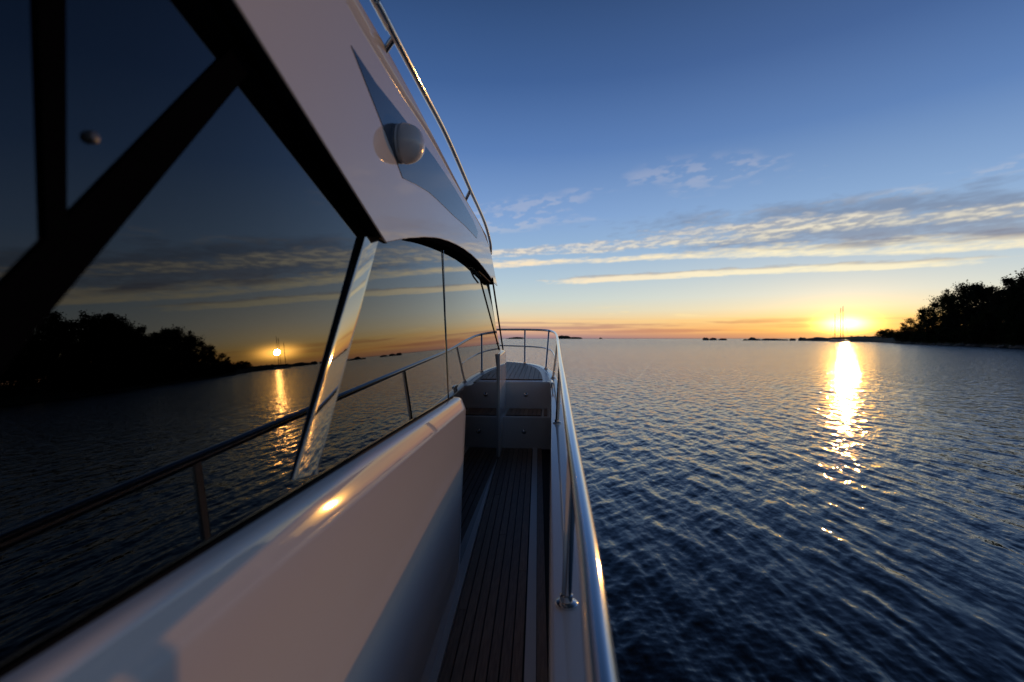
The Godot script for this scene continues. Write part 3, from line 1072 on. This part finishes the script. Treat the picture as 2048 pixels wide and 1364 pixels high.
func build_trees():
	var protos := []
	for i in 4: protos.append(make_tree(0, 100 + i))
	for i in 4: protos.append(make_tree(1, 200 + i))
	for i in 3: protos.append(make_tree(2, 300 + i))
	var names := ["leafy_tree", "birch_tree", "bush"]
	# skyline of the wood: [column, top row, kind, share of the way inland]
	var tops := [[1796, 648, 1, .10], [1806, 639, 0, .16], [1815, 632, 0, .30], [1824, 620, 0, .22], [1833, 610, 1, .34], [1843, 596, 0, .40], [1850, 584, 1, .45], [1861, 594, 0, .30], [1871, 590, 0, .5], [1884, 577, 0, .40], [1897, 571, 0, .45], [1910, 579, 0, .35], [1922, 583, 0, .5], [1933, 580, 1, .38], [1944, 588, 0, .42], [1954, 580, 0, .5], [1963, 565, 1, .44], [1974, 577, 0, .40], [1984, 580, 1, .30], [1996, 562, 0, .48], [2008, 549, 0, .40], [2020, 545, 1, .5], [2033, 536, 0, .42], [2048, 534, 0, .45], [2064, 538, 0, .4],
		[2085, 528, 1, .45], [2110, 536, 0, .4], [2135, 545, 0, .45], [2165, 520, 0, .42], [2200, 498, 0, .45], [2240, 505, 1, .4], [2285, 520, 0, .45], [2330, 512, 0, .4], [2380, 505, 0, .45], [2440, 520, 0, .4], [2520, 500, 0, .45], [2620, 490, 0, .45], [2740, 470, 0, .45],
		# a lower front row
		[1812, 655, 0, .10], [1826, 650, 0, .08], [1842, 640, 0, .10], [1858, 636, 1, .12], [1876, 632, 0, .12], [1895, 628, 0, .10], [1914, 630, 0, .12], [1934, 634, 0, .12], [1955, 626, 0, .13], [1976, 630, 1, .10], [1998, 618, 0, .12], [2020, 606, 0, .12], [2043, 604, 0, .12], [2070, 600, 0, .12], [2100, 598, 1, .12], [2140, 590, 0, .12], [2190, 580, 0, .12], [2250, 585, 0, .12], [2320, 580, 0, .12], [2410, 575, 0, .12]]
	var i := 0
	for q in tops:
		var a := shore_at(q[0])
		var p: Vector3 = a[0] + a[1] * (q[3] * a[2])
		p.y = land_height(q[3], a[3], p) - 0.15
		var r := ray(q[0], HORIZON)
		var depth := Vector2(p.x, p.z).length()
		var h: float = HC + (HORIZON - q[1]) / FPX * depth / Vector2(r.x, r.z).length() - p.y
		h *= 1.07 if q[0] < 1990 else 1.11
		plant(protos[(i * 3 + i / 4) % 4 + 4 * int(q[2])], names[int(q[2])], p, h, 1.0 + 0.25 * sin(i * 1.7),
			"tall slender birch with airy crown in the dark shore wood" if q[2] == 1 else ("broad low tree at the front edge of the shore wood" if q[3] < 0.2 else "tall broad leafy tree on the crest of the shore wood"),
			"tree", ["", "birches in the shore wood"][1] if q[2] == 1 else ("front trees of the shore wood" if q[3] < 0.2 else "crest trees of the shore wood"), i)
		i += 1
	# undergrowth along the waterline
	var bushes := [[1746, 660, .3], [1752, 657, .34], [1760, 658, .3], [1772, 664, .3], [1782, 662, .2], [1789, 655, .2]]
	for k in 46: bushes.append([1790 + k * 8.0 + rng.randf_range(-3, 3), 0, rng.randf_range(0.05, 0.11)])
	for k in 18: bushes.append([1652 + k * 6.2 + rng.randf_range(-2, 2), -1, rng.randf_range(0.3, 0.8)])
	for b in bushes:
		var a := shore_at(b[0])
		var p: Vector3 = a[0] + a[1] * (b[2] * a[2])
		p.y = land_height(b[2], a[3], p) - 0.1
		var r := ray(b[0], HORIZON)
		var h := 0.0
		if b[1] > 0: h = HC + (HORIZON - b[1]) / FPX * Vector2(p.x, p.z).length() / Vector2(r.x, r.z).length() - p.y
		elif b[1] == 0: h = rng.randf_range(3.5, 6.5)
		else: h = rng.randf_range(0.8, 1.8)
		plant(protos[8 + i % 3], "bush", p, maxf(h, 0.7), 1.0, "low scrubby bush on the bare point beneath the sun" if b[0] < 1790 else "rounded bush in the undergrowth along the waterline", "bush", "bushes on the bare point" if b[0] < 1790 else "undergrowth along the waterline", i)
		i += 1
	for p in protos:
		p.free()

func plant(proto: Node3D, called: String, at: Vector3, h: float, wide: float, label: String, category: String, group: String, i: int):
	var t: Node3D = proto.duplicate()
	t.name = numbered(called)
	add_child(t)
	t.position = at
	t.rotation.y = i * 2.4
	t.scale = Vector3(h * wide, h, h * wide)
	tag(t, label, category, group)

# ---- rocks, skerries, moored boats, hut
func rock_mesh(seed_: int, flat: float) -> ArrayMesh:
	var n := FastNoiseLite.new()
	n.seed = seed_; n.frequency = 0.9; n.fractal_octaves = 3
	var rows := []
	for i in 9:
		var row := PackedVector3Array()
		var th := PI * i / 8.0
		for k in 14:
			var a := TAU * k / 14.0
			var p := Vector3(sin(th) * cos(a), cos(th), sin(th) * sin(a))
			p *= 1.0 + 0.45 * n.get_noise_3dv(p)
			p.y *= flat
			row.append(p)
		rows.append(row)
	loft(rows, true)
	var o := commit("x", self, mats.rock, 35.0)
	var m: ArrayMesh = o.mesh
	remove_child(o); o.free()
	return m

func build_shore_things():
	var rocks := [rock_mesh(1, 0.5), rock_mesh(2, 0.4), rock_mesh(3, 0.6)]
	for k in 44:
		var px := 1640.0 + 470.0 * pow((k + rng.randf()) / 44.0, 0.9)
		var a := shore_at(px)
		var p: Vector3 = a[0] + a[1] * rng.randf_range(-0.8, 1.6)
		var s := rng.randf_range(0.5, 1.3)
		var o := node_of(rocks[k % 3], numbered("shore_rock"), self, mats.rock)
		o.position = Vector3(p.x, 0.05, p.z)
		o.rotation.y = rng.randf() * TAU
		o.scale = Vector3(s * 1.5, s, s)
		tag(o, "grey boulder lying at the foot of the wooded shore", "rock", "boulders along the shore")
	# skerries off the point: [left column, right column, top row, metres]
	for q in [[1406, 1416, 675.4, 640], [1419, 1432, 675.2, 640], [1437, 1452, 676.6, 650], [1486, 1498, 677.4, 560], [1497, 1510, 674.2, 640], [1503, 1520, 677.6, 560], [1526, 1556, 677.4, 560], [1556, 1574, 678.4, 560], [1580, 1590, 677.2, 520], [1598, 1611, 675.2, 500], [1612, 1640, 674.6, 470], [1620, 1652, 673.8, 450]]:
		var c := ground((q[0] + q[1]) * 0.5, q[3])
		var o := node_of(rocks[int(q[0]) % 3], numbered("skerry"), self, mats.rock)
		var wide: float = (q[1] - q[0]) / FPX * q[3] * 0.5
		var tall: float = HC + (HORIZON - q[2]) / FPX * q[3]
		o.position = Vector3(c.x, 0.0, c.z)
		o.scale = Vector3(wide * 1.25, maxf(tall, 0.8) * 0.8 / 0.45, wide * 0.9)
		tag(o, "low bare skerry rising from the sea off the wooded point", "rock", "skerries off the point")
	# far islets on the horizon
	for q in [[1014, 1050, 674.6, 2600], [1112, 1142, 672.8, 2400], [1128, 1166, 674.6, 2400], [1198, 1204, 674.8, 2500]]:
		var c := ground((q[0] + q[1]) * 0.5, q[3])
		var o := node_of(rocks[int(q[0]) % 3], numbered("islet"), self, mats.ground)
		var wide: float = (q[1] - q[0]) / FPX * q[3] * 0.5
		o.position = Vector3(c.x, 0, c.z)
		o.scale = Vector3(wide, (HC + (HORIZON - q[2]) / FPX * q[3]) / 0.45, wide * 0.5)
		tag(o, "tiny dark islet on the far horizon", "islet", "islets on the horizon")
	# sailing boats moored before the point
	sailing_boat(1686, 330, 612, 12.0, 0.4, "moored sailing boat with the tallest mast in front of the sun")
	sailing_boat(1681.5, 345, 616, 11.0, -0.5, "moored sailing boat with a mast just short of the tallest")
	sailing_boat(1670, 350, 627, 9.5, 0.2, "moored sailing boat with the short lone mast beside the sun")
	# small hut at the edge of the wood
	var a := shore_at(1791)
	var hp: Vector3 = a[0] + a[1] * 9.0
	var hut := base_node("hut", Vector3(hp.x, 1.6, hp.z))
	hut.rotation.y = 0.5
	tag(hut, "small pale hut with dark gable roof under the trees of the wood's tip", "hut")
	slab(Vector3(-2.2, -1.0, -1.6), Vector3(2.2, 2.3, 1.6))
	commit("wall", hut, std(lin(0.25, 0.2, 0.17), 0.8))
	for s in [-1.0, 1.0]:
		hexa([Vector3(-2.5, 2.1, s * 2.0), Vector3(2.5, 2.1, s * 2.0), Vector3(2.5, 3.5, 0), Vector3(-2.5, 3.5, 0), Vector3(-2.5, 2.25, s * 2.0), Vector3(2.5, 2.25, s * 2.0), Vector3(2.5, 3.65, 0), Vector3(-2.5, 3.65, 0)])
	commit("roof", hut, std(lin(0.03, 0.03, 0.03), 0.8))

func sailing_boat(px: float, dist: float, top: float, long: float, turn: float, label: String):
	var c := ground(px, dist)
	var b := base_node("sailing_boat", c)
	b.rotation.y = turn
	tag(b, label, "sailing boat", "sailing boats moored off the point")
	var rows := []
	for k in 5:
		var f := k / 4.0
		var row := PackedVector3Array()
		for i in 21:
			var t := i / 20.0
			var half := long * 0.15 * pow(sin(PI * (0.15 + 0.85 * t)), 0.7) * lerpf(1.0, 0.55, f)
			row.append(Vector3(lerpf(long * 0.5, -long * 0.5, 1.0 - t) * lerpf(1.0, 0.9, f), lerpf(1.1 + 0.35 * absf(t - 0.4), -0.3, f), half))
		for i in range(20, -1, -1):
			var p: Vector3 = row[i]
			row.append(Vector3(p.x, p.y, -p.z))
		rows.append(row)
	loft(rows, true)
	fan(rows[0])
	commit("hull", b, mats.hull, 40.0)
	slab(Vector3(-long * 0.2, 1.0, -long * 0.07), Vector3(long * 0.22, 1.75, long * 0.07))
	commit("deckhouse", b, mats.hull)
	var h: float = HC + (HORIZON - top) / FPX * dist
	tube([Vector3(0, 1.0, 0), Vector3(0, h, 0)], 0.2, 8, true, 0.13)
	var mast := commit("mast", b, mats.rubber)
	for s in [-1.0, 1.0]:
		tube([Vector3(0, h - 0.3, 0), Vector3(s * long * 0.47, 1.3, 0)], 0.025, 4, false)
		commit("stay", mast, mats.rubber)
	tube([Vector3(0, 2.4, 0), Vector3(-long * 0.36, 2.5, 0)], 0.12, 8)
	commit("boom", mast, mats.rubber)
